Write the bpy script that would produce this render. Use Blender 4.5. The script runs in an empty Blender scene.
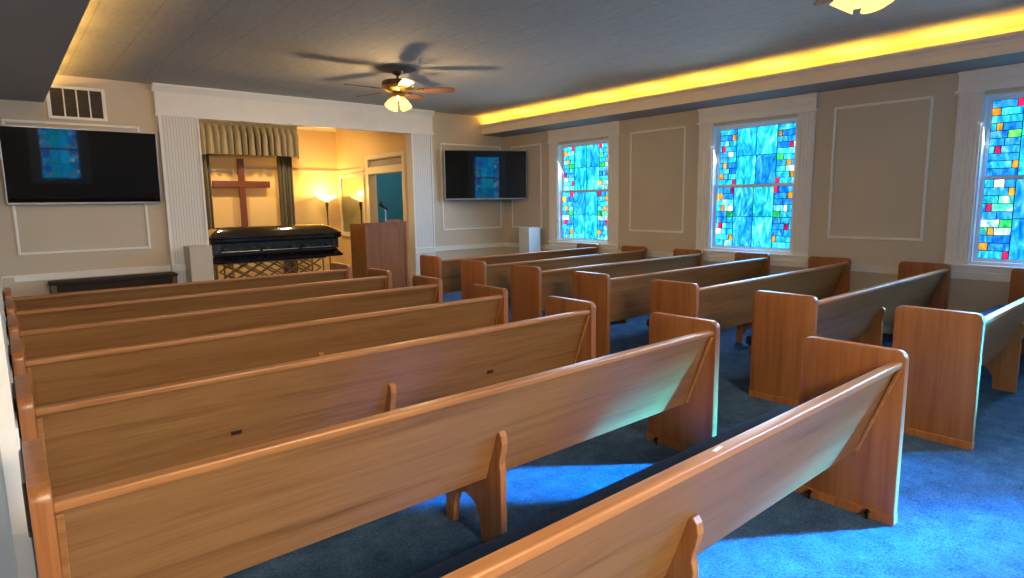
import bpy, bmesh, math, random
from mathutils import Vector, Matrix
random.seed(7)
scn = bpy.context.scene
COL = scn.collection
PI = math.pi

# ------------------------------------------------------------------ materials
def new_mat(name):
    m = bpy.data.materials.new(name); m.use_nodes = True
    nt = m.node_tree; b = nt.nodes['Principled BSDF']
    return m, nt, b
def N(nt, t, **kw):
    n = nt.nodes.new(t)
    for k, v in kw.items(): setattr(n, k, v)
    return n
def ramp(nt, stops):
    r = N(nt, 'ShaderNodeValToRGB'); e = r.color_ramp.elements
    while len(e) > 1: e.remove(e[-1])
    e[0].position = stops[0][0]; e[0].color = (*stops[0][1], 1)
    for p, c in stops[1:]:
        x = e.new(p); x.color = (*c, 1)
    return r
def obj_coords(nt, scale, rot=(0, 0, 0)):
    tc = N(nt, 'ShaderNodeTexCoord'); mp = N(nt, 'ShaderNodeMapping')
    mp.inputs['Scale'].default_value = scale; mp.inputs['Rotation'].default_value = rot
    nt.links.new(tc.outputs['Object'], mp.inputs['Vector'])
    return mp
def plain(name, col, rough=.5, metal=0., spec=.5, noise=0., nscale=30., bump=0., coat=0.):
    m, nt, b = new_mat(name)
    b.inputs['Roughness'].default_value = rough; b.inputs['Metallic'].default_value = metal
    b.inputs['Specular IOR Level'].default_value = spec
    if coat: b.inputs['Coat Weight'].default_value = coat; b.inputs['Coat Roughness'].default_value = .08
    mp = obj_coords(nt, (1, 1, 1)); nz = N(nt, 'ShaderNodeTexNoise'); nz.inputs['Scale'].default_value = nscale
    nz.inputs['Detail'].default_value = 3
    nt.links.new(mp.outputs[0], nz.inputs['Vector'])
    k = noise
    r = ramp(nt, [(.25, tuple(c * (1 - k) for c in col)), (.75, tuple(min(1, c * (1 + k)) for c in col))])
    nt.links.new(nz.outputs['Fac'], r.inputs[0]); nt.links.new(r.outputs[0], b.inputs['Base Color'])
    if bump:
        bp = N(nt, 'ShaderNodeBump'); bp.inputs['Strength'].default_value = bump; bp.inputs['Distance'].default_value = .004
        nt.links.new(nz.outputs['Fac'], bp.inputs['Height']); nt.links.new(bp.outputs[0], b.inputs['Normal'])
    return m
def wood(name, dark, mid, light, axis, rough=.36, spec=.5, fine=1., coat=0.):
    """grain running along axis 0/1/2, shifted for every object"""
    m, nt, b = new_mat(name)
    tc = N(nt, 'ShaderNodeTexCoord'); oi = N(nt, 'ShaderNodeObjectInfo')
    mul = N(nt, 'ShaderNodeMath', operation='MULTIPLY'); mul.inputs[1].default_value = 37.
    nt.links.new(oi.outputs['Random'], mul.inputs[0])
    add = N(nt, 'ShaderNodeVectorMath', operation='ADD')
    nt.links.new(tc.outputs['Object'], add.inputs[0]); nt.links.new(mul.outputs[0], add.inputs[1])
    s = [11. * fine] * 3; s[axis] = .55
    mp = N(nt, 'ShaderNodeMapping'); mp.inputs['Scale'].default_value = s
    nt.links.new(add.outputs[0], mp.inputs['Vector'])
    n1 = N(nt, 'ShaderNodeTexNoise'); n1.inputs['Scale'].default_value = 1.; n1.inputs['Detail'].default_value = 6
    n1.inputs['Roughness'].default_value = .62; n1.inputs['Distortion'].default_value = .9
    nt.links.new(mp.outputs[0], n1.inputs['Vector'])
    s2 = [95. * fine] * 3; s2[axis] = 3.5
    mp2 = N(nt, 'ShaderNodeMapping'); mp2.inputs['Scale'].default_value = s2
    nt.links.new(add.outputs[0], mp2.inputs['Vector'])
    n2 = N(nt, 'ShaderNodeTexNoise'); n2.inputs['Scale'].default_value = 1.; n2.inputs['Detail'].default_value = 3
    nt.links.new(mp2.outputs[0], n2.inputs['Vector'])
    mx = N(nt, 'ShaderNodeMix'); mx.inputs[0].default_value = .32
    nt.links.new(n1.outputs['Fac'], mx.inputs[2]); nt.links.new(n2.outputs['Fac'], mx.inputs[3])
    r = ramp(nt, [(.30, dark), (.47, mid), (.68, light)])
    nt.links.new(mx.outputs[0], r.inputs[0]); nt.links.new(r.outputs[0], b.inputs['Base Color'])
    b.inputs['Roughness'].default_value = rough; b.inputs['Specular IOR Level'].default_value = spec
    if coat: b.inputs['Coat Weight'].default_value = coat; b.inputs['Coat Roughness'].default_value = .2
    bp = N(nt, 'ShaderNodeBump'); bp.inputs['Strength'].default_value = .08; bp.inputs['Distance'].default_value = .002
    nt.links.new(n2.outputs['Fac'], bp.inputs['Height']); nt.links.new(bp.outputs[0], b.inputs['Normal'])
    return m
def emit(name, col, strength):
    m = bpy.data.materials.new(name); m.use_nodes = True; nt = m.node_tree
    nt.nodes.clear(); e = N(nt, 'ShaderNodeEmission'); o = N(nt, 'ShaderNodeOutputMaterial')
    e.inputs[0].default_value = (*col, 1); e.inputs[1].default_value = strength
    nt.links.new(e.outputs[0], o.inputs[0]); return m

M = {}
OAKD, OAKM, OAKL = (.125, .054, .017), (.260, .123, .041), (.345, .175, .066)
M['oak_end'] = wood('oak_end', (.18, .058, .015), (.30, .108, .030), (.38, .150, .046), 2, rough=.36, fine=1.3)
M['oak_back'] = wood('oak_back', OAKD, OAKM, OAKL, 0, rough=.33, coat=.15)
M['oak_rail'] = wood('oak_rail', (.21, .082, .023), (.36, .152, .048), (.45, .21, .078), 0, rough=.40, coat=.08)
M['oak_leg'] = wood('oak_leg', (.20, .075, .020), (.36, .145, .042), (.44, .20, .07), 2, rough=.4)
M['bumper'] = wood('bumper_wood', (.05, .025, .012), (.09, .045, .022), (.13, .07, .035), 2)
M['cushion'] = plain('cushion_cloth', (.020, .040, .085), .95, noise=.3, nscale=120, bump=.3, spec=.15)
M['seat_wood'] = wood('seat_wood', (.10, .05, .018), (.20, .10, .04), (.28, .15, .06), 0)
M['bolt'] = plain('bolt_metal', (.01, .01, .012), .4, .6)
M['slot'] = plain('slot_plate', (.045, .018, .008), .45)
M['label'] = plain('paper_chip', (.7, .75, .78), .6)

def wall_mat(name, col, rough=.75):
    m, nt, b = new_mat(name)
    mp = obj_coords(nt, (1, 1, 1))
    n1 = N(nt, 'ShaderNodeTexNoise'); n1.inputs['Scale'].default_value = 1.3; n1.inputs['Detail'].default_value = 4
    n2 = N(nt, 'ShaderNodeTexNoise'); n2.inputs['Scale'].default_value = 90; n2.inputs['Detail'].default_value = 3
    nt.links.new(mp.outputs[0], n1.inputs[0]); nt.links.new(mp.outputs[0], n2.inputs[0])
    r = ramp(nt, [(.3, tuple(c * .95 for c in col)), (.7, tuple(min(1, c * 1.04) for c in col))])
    nt.links.new(n1.outputs[0], r.inputs[0]); nt.links.new(r.outputs[0], b.inputs['Base Color'])
    bp = N(nt, 'ShaderNodeBump'); bp.inputs['Strength'].default_value = .12; bp.inputs['Distance'].default_value = .003
    nt.links.new(n2.outputs[0], bp.inputs['Height']); nt.links.new(bp.outputs[0], b.inputs['Normal'])
    b.inputs['Roughness'].default_value = rough; b.inputs['Specular IOR Level'].default_value = .3
    return m
M['wall'] = wall_mat('beige_wall', (.60, .525, .42))
M['wall_alc'] = wall_mat('cream_alcove_wall', (.78, .53, .25))
M['wall_teal'] = wall_mat('teal_wall', (.035, .17, .22))
M['wall_pale'] = wall_mat('pale_wall', (.55, .62, .68))
M['trim'] = plain('white_trim_paint', (.86, .83, .78), .4, noise=.03, nscale=6)
M['trim_warm'] = plain('cream_trim_paint', (.72, .62, .44), .45, noise=.03, nscale=6)
M['trim_cream'] = plain('cream_white_paint', (.86, .82, .74), .5, noise=.03, nscale=6)
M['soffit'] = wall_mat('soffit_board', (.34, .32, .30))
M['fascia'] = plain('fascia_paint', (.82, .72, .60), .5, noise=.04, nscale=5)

def beadboard():
    m, nt, b = new_mat('white_beadboard')
    tc = N(nt, 'ShaderNodeTexCoord'); sp = N(nt, 'ShaderNodeSeparateXYZ')
    nt.links.new(tc.outputs['Object'], sp.inputs[0])
    ml = N(nt, 'ShaderNodeMath', operation='MULTIPLY'); ml.inputs[1].default_value = 26.
    fr = N(nt, 'ShaderNodeMath', operation='FRACT')
    nt.links.new(sp.outputs['X'], ml.inputs[0]); nt.links.new(ml.outputs[0], fr.inputs[0])
    r = ramp(nt, [(0, (.50, .49, .47)), (.16, (.50, .49, .47)), (.26, (.74, .72, .69)), (1, (.74, .72, .69))])
    nt.links.new(fr.outputs[0], r.inputs[0]); nt.links.new(r.outputs[0], b.inputs['Base Color'])
    b.inputs['Roughness'].default_value = .45
    bp = N(nt, 'ShaderNodeBump'); bp.inputs['Strength'].default_value = .4; bp.inputs['Distance'].default_value = .004
    nt.links.new(r.outputs[0], bp.inputs['Height']); nt.links.new(bp.outputs[0], b.inputs['Normal'])
    return m
M['bead'] = beadboard()

def ceiling_mat():
    m, nt, b = new_mat('ceiling_planks')
    tc = N(nt, 'ShaderNodeTexCoord'); sp = N(nt, 'ShaderNodeSeparateXYZ')
    nt.links.new(tc.outputs['Object'], sp.inputs[0])
    ml = N(nt, 'ShaderNodeMath', operation='MULTIPLY'); ml.inputs[1].default_value = 1 / .41
    fr = N(nt, 'ShaderNodeMath', operation='FRACT')
    nt.links.new(sp.outputs['X'], ml.inputs[0]); nt.links.new(ml.outputs[0], fr.inputs[0])
    r = ramp(nt, [(0, (.72, .72, .72)), (.012, (.72, .72, .72)), (.03, (1, 1, 1)), (1, (1, 1, 1))])
    nt.links.new(fr.outputs[0], r.inputs[0])
    mp = obj_coords(nt, (9, 3, 3)); nz = N(nt, 'ShaderNodeTexNoise'); nz.inputs['Scale'].default_value = 3.2; nz.inputs['Detail'].default_value = 7
    nz.inputs['Roughness'].default_value = .7
    nt.links.new(mp.outputs[0], nz.inputs[0])
    r2 = ramp(nt, [(.3, (.38, .36, .33)), (.7, (.49, .465, .43))])
    nt.links.new(nz.outputs[0], r2.inputs[0])
    mx = N(nt, 'ShaderNodeMix', data_type='RGBA', blend_type='MULTIPLY'); mx.inputs[0].default_value = 1
    nt.links.new(r2.outputs[0], mx.inputs[6]); nt.links.new(r.outputs[0], mx.inputs[7])
    nt.links.new(mx.outputs[2], b.inputs['Base Color']); b.inputs['Roughness'].default_value = .85
    bp = N(nt, 'ShaderNodeBump'); bp.inputs['Strength'].default_value = .25; bp.inputs['Distance'].default_value = .004
    nt.links.new(nz.outputs[0], bp.inputs['Height']); nt.links.new(bp.outputs[0], b.inputs['Normal'])
    return m
M['ceil'] = ceiling_mat()

def carpet_mat():
    m, nt, b = new_mat('blue_carpet')
    mp = obj_coords(nt, (1, 1, 1))
    n1 = N(nt, 'ShaderNodeTexNoise'); n1.inputs['Scale'].default_value = 7; n1.inputs['Detail'].default_value = 8; n1.inputs['Roughness'].default_value = .72
    n2 = N(nt, 'ShaderNodeTexNoise'); n2.inputs['Scale'].default_value = 75; n2.inputs['Detail'].default_value = 4; n2.inputs['Roughness'].default_value = .7
    nt.links.new(mp.outputs[0], n1.inputs[0]); nt.links.new(mp.outputs[0], n2.inputs[0])
    mx = N(nt, 'ShaderNodeMix'); mx.inputs[0].default_value = .5
    nt.links.new(n1.outputs[0], mx.inputs[2]); nt.links.new(n2.outputs[0], mx.inputs[3])
    r = ramp(nt, [(.36, (.018, .040, .085)), (.50, (.042, .092, .175)), (.64, (.085, .155, .27))])
    nt.links.new(mx.outputs[0], r.inputs[0]); nt.links.new(r.outputs[0], b.inputs['Base Color'])
    b.inputs['Roughness'].default_value = .95; b.inputs['Specular IOR Level'].default_value = .1
    bp = N(nt, 'ShaderNodeBump'); bp.inputs['Strength'].default_value = .5; bp.inputs['Distance'].default_value = .006
    nt.links.new(n2.outputs[0], bp.inputs['Height']); nt.links.new(bp.outputs[0], b.inputs['Normal'])
    return m
M['carpet'] = carpet_mat()

def glass_mat():
    """streaky art glass: daylight put in as emission, and lets tinted light through"""
    m = bpy.data.materials.new('stained_art_glass'); m.use_nodes = True; nt = m.node_tree; nt.nodes.clear()
    out = N(nt, 'ShaderNodeOutputMaterial'); at = N(nt, 'ShaderNodeAttribute'); at.attribute_name = 'Col'
    tc = N(nt, 'ShaderNodeTexCoord'); mp = N(nt, 'ShaderNodeMapping'); mp.inputs['Scale'].default_value = (6, 9, 3.2)
    nt.links.new(tc.outputs['Object'], mp.inputs[0])
    nz = N(nt, 'ShaderNodeTexNoise', noise_dimensions='4D'); nz.inputs['Scale'].default_value = 1.; nz.inputs['Detail'].default_value = 5
    nz.inputs['Roughness'].default_value = .65; nz.inputs['Distortion'].default_value = 1.6
    nt.links.new(mp.outputs[0], nz.inputs['Vector'])
    ml = N(nt, 'ShaderNodeMath', operation='MULTIPLY'); ml.inputs[1].default_value = 40
    nt.links.new(at.outputs['Alpha'], ml.inputs[0]); nt.links.new(ml.outputs[0], nz.inputs['W'])
    r = ramp(nt, [(.35, (.12, .30, .75)), (.44, (.5, .72, .98)), (.51, (1.05, 1.15, 1.08)), (.57, (2.6, 1.55, 1.15)), (.65, (12., 2.1, 1.3))])
    nt.links.new(nz.outputs['Fac'], r.inputs[0])
    mx = N(nt, 'ShaderNodeMix', data_type='RGBA', blend_type='MULTIPLY'); mx.inputs[0].default_value = 1
    nt.links.new(at.outputs['Color'], mx.inputs[6]); nt.links.new(r.outputs[0], mx.inputs[7])
    e = N(nt, 'ShaderNodeEmission'); e.inputs[1].default_value = 1.5  # self-glow stands in for daylight behind the panes
    t = N(nt, 'ShaderNodeBsdfTransparent'); ad = N(nt, 'ShaderNodeAddShader')
    nt.links.new(mx.outputs[2], e.inputs[0]); tn = N(nt, 'ShaderNodeMix', data_type='RGBA', blend_type='MULTIPLY'); tn.inputs[0].default_value = 1; tn.inputs[7].default_value = (.5, .80, 1.15, 1)
    nt.links.new(at.outputs['Color'], tn.inputs[6]); nt.links.new(tn.outputs[2], t.inputs[0])
    nt.links.new(e.outputs[0], ad.inputs[0]); nt.links.new(t.outputs[0], ad.inputs[1])
    nt.links.new(ad.outputs[0], out.inputs[0])
    return m
M['glass'] = glass_mat()
M['lead'] = plain('lead_came', (.01, .02, .035), .5, .3)
M['sash'] = plain('sash_paint', (.70, .78, .86), .4, noise=.05, nscale=8)
M['gloss_black'] = plain('black_lacquer', (.006, .006, .008), .12, 0, .6, coat=.6)
M['casket_grey'] = plain('casket_silver_grey', (.055, .065, .075), .28, .6, noise=.2, nscale=12)
M['tv_screen'] = plain('tv_screen', (.002, .002, .003), .03, 0, .40)
M['tv_frame'] = plain('tv_frame', (.30, .31, .33), .35, .7)
M['tv_back'] = plain('tv_back', (.02, .02, .022), .6)
M['cross'] = wood('cross_wood', (.085, .020, .008), (.145, .036, .013), (.20, .058, .022), 2, rough=.35)
M['dark_wood'] = wood('dark_wood', (.010, .006, .004), (.022, .012, .008), (.04, .02, .012), 0, rough=.65, spec=.25)
M['console_leg'] = wood('console_leg_wood', (.06, .025, .01), (.12, .05, .02), (.18, .08, .03), 2)
M['lectern'] = wood('lectern_wood', (.13, .048, .016), (.24, .092, .034), (.31, .13, .052), 2, rough=.36, fine=1.2)
M['lectern_trim'] = wood('lectern_trim_wood', (.14, .05, .016), (.26, .10, .03), (.33, .145, .05), 2, rough=.34)
M['lattice'] = plain('stand_bronze', (.22, .12, .05), .45, .3)
M['brass'] = plain('brass', (.62, .40, .12), .28, .9)
M['bronze'] = plain('bronze_brown', (.10, .055, .025), .35, .5)
M['blade'] = wood('fan_blade_wood', (.10, .045, .02), (.18, .085, .035), (.26, .13, .06), 0)
M['medallion'] = plain('ceiling_medallion', (.12, .115, .11), .7)
M['shade_glow'] = emit('frosted_shade_glow', (1., .74, .20), 1.9)
M['bulb_glow'] = emit('bulb_glow', (1., .85, .55), 7.)
M['bowl_glow'] = emit('lamp_bowl_glow', (1., .74, .26), 3.6)
M['ped'] = plain('pedestal_paint', (.56, .50, .41), .6, noise=.04, nscale=7)
M['ped_white'] = plain('pedestal_white_paint', (.60, .62, .62), .6, noise=.04, nscale=7)
M['grille'] = plain('vent_dark', (.06, .052, .045), .6)
M['mic'] = plain('mic_black', (.008, .008, .010), .5)
M['chrome'] = plain('chrome', (.6, .62, .64), .2, 1.)
M['mirror_pane'] = plain('dark_pane', (.42, .46, .46), .02, 1.)
def curtain_mat(name, a, c):
    m, nt, b = new_mat(name)
    mp = obj_coords(nt, (60, 60, 6)); nz = N(nt, 'ShaderNodeTexNoise'); nz.inputs['Scale'].default_value = 1; nz.inputs['Detail'].default_value = 3
    nt.links.new(mp.outputs[0], nz.inputs[0]); r = ramp(nt, [(.3, a), (.7, c)])
    nt.links.new(nz.outputs[0], r.inputs[0]); nt.links.new(r.outputs[0], b.inputs['Base Color'])
    b.inputs['Roughness'].default_value = .7; b.inputs['Sheen Weight'].default_value = .15
    return m
M['curtain'] = curtain_mat('taupe_curtain', (.105, .086, .060), (.165, .138, .098))

# ------------------------------------------------------------------ mesh helpers
def box(bm, x0, x1, y0, y1, z0, z1, mi=0):
    vs = [bm.verts.new(p) for p in ((x0,y0,z0),(x1,y0,z0),(x1,y1,z0),(x0,y1,z0),(x0,y0,z1),(x1,y0,z1),(x1,y1,z1),(x0,y1,z1))]
    for f in ((0,3,2,1),(4,5,6,7),(0,1,5,4),(1,2,6,5),(2,3,7,6),(3,0,4,7)):
        bm.faces.new([vs[i] for i in f]).material_index = mi
def bev(bm, w, seg=2, ang=.6):
    bmesh.ops.recalc_face_normals(bm, faces=bm.faces)
    es = [e for e in bm.edges if len(e.link_faces) == 2 and e.calc_face_angle(0) > ang]
    bmesh.ops.bevel(bm, geom=es, offset=w, segments=seg, affect='EDGES', profile=.6, clamp_overlap=True)
def prism(bm, pts, axis, a0, a1):
    """polygon in the plane across `axis`, extruded from a0 to a1. axis x: pts=(y,z); y: (x,z); z: (x,y)"""
    def P(p, a): return {0: (a, p[0], p[1]), 1: (p[0], a, p[1]), 2: (p[0], p[1], a)}[axis]
    v0 = [bm.verts.new(P(p, a0)) for p in pts]; v1 = [bm.verts.new(P(p, a1)) for p in pts]
    n = len(pts)
    bm.faces.new(v0[::-1]); bm.faces.new(v1)
    for i in range(n): bm.faces.new((v0[i], v0[(i+1) % n], v1[(i+1) % n], v1[i]))
    bmesh.ops.recalc_face_normals(bm, faces=bm.faces)
def lathe(bm, prof, cx=0, cy=0, seg=24, cap=True):
    rings = []
    for r, z in prof:
        rings.append([bm.verts.new((cx + r*math.cos(2*PI*k/seg), cy + r*math.sin(2*PI*k/seg), z)) for k in range(seg)])
    for a, b in zip(rings, rings[1:]):
        for k in range(seg): bm.faces.new((a[k], a[(k+1) % seg], b[(k+1) % seg], b[k]))
    if cap:
        bm.faces.new(rings[0][::-1]); bm.faces.new(rings[-1])
def tube(bm, pts, r, seg=10, cap=True):
    pts = [Vector(p) for p in pts]; rs = r if isinstance(r, (list, tuple)) else [r]*len(pts)
    rings = []
    for i, p in enumerate(pts):
        d = (pts[min(i+1, len(pts)-1)] - pts[max(i-1, 0)]).normalized()
        u = d.cross(Vector((0, 0, 1)))
        if u.length < 1e-3: u = d.cross(Vector((1, 0, 0)))
        u.normalize(); v = d.cross(u)
        rings.append([bm.verts.new(p + rs[i]*(u*math.cos(2*PI*k/seg) + v*math.sin(2*PI*k/seg))) for k in range(seg)])
    for a, b in zip(rings, rings[1:]):
        for k in range(seg): bm.faces.new((a[k], a[(k+1) % seg], b[(k+1) % seg], b[k]))
    if cap: bm.faces.new(rings[0][::-1]); bm.faces.new(rings[-1])
def rounded(w0, w1, h0, h1, rad, top_only=False, n=5):
    pts = []
    cs = [(w1-rad, h1-rad, 0), (w0+rad, h1-rad, 90)]
    if top_only: pts += [(w0, h0), (w1, h0)]
    else: cs += [(w0+rad, h0+rad, 180), (w1-rad, h0+rad, 270)]
    for cx, cy, a0 in cs:
        for k in range(n+1):
            a = math.radians(a0 + 90*k/n); pts.append((cx + rad*math.cos(a), cy + rad*math.sin(a)))
    return pts
def obj(name, bm, mats, parent=None, smooth=False, label=None):
    bmesh.ops.recalc_face_normals(bm, faces=bm.faces)
    me = bpy.data.meshes.new(name); bm.to_mesh(me); bm.free()
    for m in (mats if isinstance(mats, (list, tuple)) else [mats]): me.materials.append(M[m] if isinstance(m, str) else m)
    if smooth:
        for p in me.polygons: p.use_smooth = True
        try: me.set_sharp_from_angle(angle=math.radians(38))
        except Exception: pass
    o = bpy.data.objects.new(name, me); COL.objects.link(o)
    if parent: o.parent = parent
    if label: o['label'] = label
    return o
def BM(): return bmesh.new()
def boxes(*bs, bevel=0):
    bm = BM()
    for b in bs: box(bm, *b)
    if bevel: bev(bm, bevel)
    return bm
def struct(name, bm, mats, parent=None, smooth=False):
    o = obj(name, bm, mats, parent, smooth)
    if not parent: o['kind'] = 'structure'
    return o
def thing(name, label, cat, loc=(0, 0, 0), rotz=0, group=None):
    o = bpy.data.objects.new(name, None); COL.objects.link(o); o.empty_display_size = .1
    o.location = loc; o.rotation_euler = (0, 0, rotz); o['label'] = label; o['category'] = cat
    if group: o['group'] = group
    return o
def tag(o, label, cat, group=None):
    o['label'] = label; o['category'] = cat
    if group: o['group'] = group
    return o
def dup(root, name, loc, rotz, label):
    r = root.copy(); COL.objects.link(r); r.location = loc; r.rotation_euler = (0, 0, rotz); r['label'] = label
    for ch in list(root.children):
        c = ch.copy(); COL.objects.link(c); c.parent = r
        for g in list(ch.children):
            d = g.copy(); COL.objects.link(d); d.parent = c
    return r

# ------------------------------------------------------------------ room dimensions (metres)
XR, YF, ZC = 7.96, 9.70, 3.26        # right wall, front wall, ceiling
XL, YB = -.022, -3.2                 # left wall, rear wall
YE = 2.82                            # left wall stops here; entrance recess behind it
XE = -1.35
AB, AX = 12.75, 5.78                 # alcove back wall, alcove right wall
WIN = [(6.91, 8.13), (3.76, 4.97), (.615, 1.835), (-2.53, -1.31)]
WZ0, WZ1 = .90, 2.63

# floor and ceiling
struct('floor', boxes((XE-.2, XR+.2, YB-.2, AB+.2, -.12, 0)), 'carpet')
struct('ceiling', boxes((XE-.2, XR+.2, YB-.2, AB+.2, ZC, ZC+.12)), 'ceil')

# right wall pieced round its four windows
b = BM(); ys = [YB]
for y0, y1 in sorted(WIN): ys += [y0, y1]
ys.append(YF)
for i in range(0, len(ys), 2): box(b, XR, XR+.2, ys[i], ys[i+1], 0, ZC)
for y0, y1 in WIN:
    box(b, XR, XR+.2, y0, y1, 0, WZ0); box(b, XR, XR+.2, y0, y1, WZ1, ZC)
struct('wall_right', b, 'wall')
# rear wall with two windows
RW = [(1.12, 2.12), (4.80, 5.85)]
b = BM(); xs = [XE]
for a in RW: xs += list(a)
xs.append(XR)
for i in range(0, len(xs), 2): box(b, xs[i], xs[i+1], YB-.2, YB, 0, ZC)
for x0, x1 in RW:
    box(b, x0, x1, YB-.2, YB, 0, WZ0); box(b, x0, x1, YB-.2, YB, WZ1, ZC)
struct('wall_rear', b, 'wall')
# front wall with the wide opening to the alcove
OX0, OX1, OZ = 2.34, 5.80, 2.85
struct('wall_front', boxes((XL-.1, OX0-.012, YF, YF+.14, 0, ZC), (OX1+.012, XR+.2, YF, YF+.14, 0, ZC), (OX0, OX1+.012, YF, YF+.14, OZ+.012, ZC)), 'wall')
struct('wall_left', boxes((XL-.15, XL, YE+.05, YF, 0, ZC)), 'wall')
struct('wall_entrance', boxes((XE-.15, XE, YB, YE+.15, 0, ZC), (XE, XL-.15, YE+.03, YE+.15, 0, ZC), (XL-.15, XL-.05, YE+.03, YE+.05, 0, ZC)), 'wall_pale')
struct('trim_1', boxes((XL-.05, XL, YE-.012, YE+.05, .41, 2.9), (XL-.05, XL+.002, YE-.016, YE+.05, 0, .41), bevel=.002), 'trim_cream')
struct('trim_2', boxes((XL, XL+.006, YE+.05, YF, .71, .79)), 'trim')
struct('wainscot_left', boxes((XL, XL+.003, YE+.05, YF, .10, .71)), 'trim')
struct('baseboard_left', boxes((XL, XL+.005, YE+.05, YF, 0, .12)), 'trim')

# soffits with light coves
def soffit(name, x_edge, x_wall, sgn):
    """dropped boxed soffit; sgn +1 when the wall lies at larger x. Profile (x,z) extruded along y."""
    e = x_edge
    p = [(e, 2.91), (x_wall, 2.895), (x_wall, 2.95), (e+sgn*.06, 2.95), (e+sgn*.06, 3.10), (e-sgn*.012, 3.10), (e-sgn*.012, 3.07), (e+sgn*.016, 3.045), (e+sgn*.016, 3.01), (e, 2.995)]
    b = BM(); prism(b, p, 1, YB, YF); 
    o = obj(name, b, ['soffit', 'fascia'])
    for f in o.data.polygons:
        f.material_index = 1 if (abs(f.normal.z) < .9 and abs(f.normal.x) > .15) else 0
    o['kind'] = 'structure'; return o
soffit('soffit_right', 7.40, XR, 1)
soffit('soffit_left', .60, XE, -1)

# chair rails, mouldings
def railx(b, x0, x1, y, z0=.71, z1=.79):   # on a wall facing -y
    box(b, x0, x1, y-.022, y, z0, z1-.016); box(b, x0, x1, y-.036, y, z1-.016, z1)
b = BM(); railx(b, XL, 1.82, YF); railx(b, 6.24, XR, YF); struct('trim_3', b, 'trim')
b = BM()
cuts = [(YB, YF)]
box(b, XR-.022, XR, YB, YF, .71, .774); box(b, XR-.036, XR, YB, YF, .774, .79)
struct('trim_4', b, 'trim')
struct('baseboard_right', boxes((XR-.015, XR, YB, YF, 0, .13)), 'trim')
struct('baseboard_front', boxes((XL, 1.82, YF-.015, YF, 0, .13), (6.24, XR, YF-.015, YF, 0, .13)), 'trim')
def frame_right(n, y0, y1, z0=1.10, z1=2.69, t=.032):
    b = BM(); x0 = XR-.018
    for q in ((y0, y0+t, z0, z1), (y1-t, y1, z0, z1), (y0+t, y1-t, z0, z0+t), (y0+t, y1-t, z1-t, z1)): box(b, x0, XR, *q)
    bev(b, .006, 1); struct('trim_%d' % n, b, 'trim')
frame_right(5, 8.57, 9.45); frame_right(6, 5.42, 6.46); frame_right(7, 2.28, 3.32); frame_right(8, -.87, .17)
def frame_front(n, x0, x1, z0, z1, t=.032):
    b = BM(); y0 = YF-.018
    for q in ((x0, x0+t, z0, z1), (x1-t, x1, z0, z1)): box(b, q[0], q[1], y0, YF, q[2], q[3])
    box(b, x0+t, x1-t, y0, YF, z0, z0+t); box(b, x0+t, x1-t, y0, YF, z1-t, z1)
    bev(b, .006, 1); struct('trim_%d' % n, b, 'trim')
frame_front(9, .165, 1.605, 1.035, 2.68); frame_front(10, 6.44, 7.88, 1.085, 2.71)
struct('trim_11', boxes((XL, .10, YF-.03, YF, 0, 2.895)), 'wall')  # added corner board, stands in for a band of shade on the wall

# opening surround: beadboard pilasters, header board, crown
PY = YF-.05
def pil(n, x0, x1):
    b = boxes((x0, x1, PY, YF+.15, 0, OZ)); struct('trim_%d' % n, b, 'bead')
    b = BM(); railx(b, x0-.004, x1+.004, PY, .70, .79); box(b, x0-.008, x1+.008, PY-.02, YF, 0, .16)
    struct('trim_%d' % (n+1), b, 'trim')
pil(12, 1.83, OX0); pil(14, OX1, 6.23)
struct('trim_16', boxes((1.81, 6.25, PY-.012, YF+.15, OZ, ZC-.09)), 'trim')
b = BM(); box(b, 1.80, 6.26, PY-.028, YF, OZ-.012, OZ+.028)
prism(b, [(PY-.012, ZC-.10), (YF, ZC-.10), (YF, ZC), (PY-.075, ZC), (PY-.075, ZC-.02), (PY-.03, ZC-.075)], 0, 1.79, 6.27)
struct('trim_17', b, 'trim')
for n, (x0, x1) in enumerate(((1.83, OX0), (OX1, 6.23))):   # pilaster edge fillets
    struct('trim_%d' % (18+n), boxes((x0, x0+.03, PY-.012, PY, .79, OZ-.012), (x1-.03, x1, PY-.012, PY, .79, OZ-.012), bevel=.003), 'trim')

# alcove shell
struct('wall_alcove_back', boxes((1.6, 8.2, AB, AB+.15, 0, ZC)), 'wall_alc')
struct('wall_alcove_left', boxes((1.65, 1.8, YF+.15, AB, 0, ZC)), 'wall_alc')
DY0, DY1, DZ = 9.96, 11.28, 2.19     # doorway
WY0, WY1 = 11.56, 12.58              # interior window
b = BM()
for q in ((YF+.15, DY0, 0, ZC), (DY0, DY1, DZ, 2.33), (DY0, DY1, 2.47, ZC), (DY1, WY0, 0, ZC), (WY0, WY1, 0, 1.02), (WY0, WY1, 2.16, ZC), (WY1, AB, 0, ZC)):
    box(b, AX, AX+.12, *q)
struct('wall_alcove_right', b, 'wall_alc')
b = BM(); x0, x1 = AX-.022, AX
for q in ((DY0-.10, DY0, 0, 2.56), (DY1, DY1+.10, 0, 2.56), (DY0, DY1, DZ, DZ+.13), (DY0, DY1, 2.48, 2.56)): box(b, x0, x1, *q)
bev(b, .004, 1)
door = thing('door_1', '', ''); del door['label'], door['category']; door['kind'] = 'structure'
obj('door_frame', b, 'trim_warm', door)
obj('transom_panel', boxes((AX+.05, AX+.07, DY0, DY1, 2.33, 2.47)), 'soffit', door)
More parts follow.
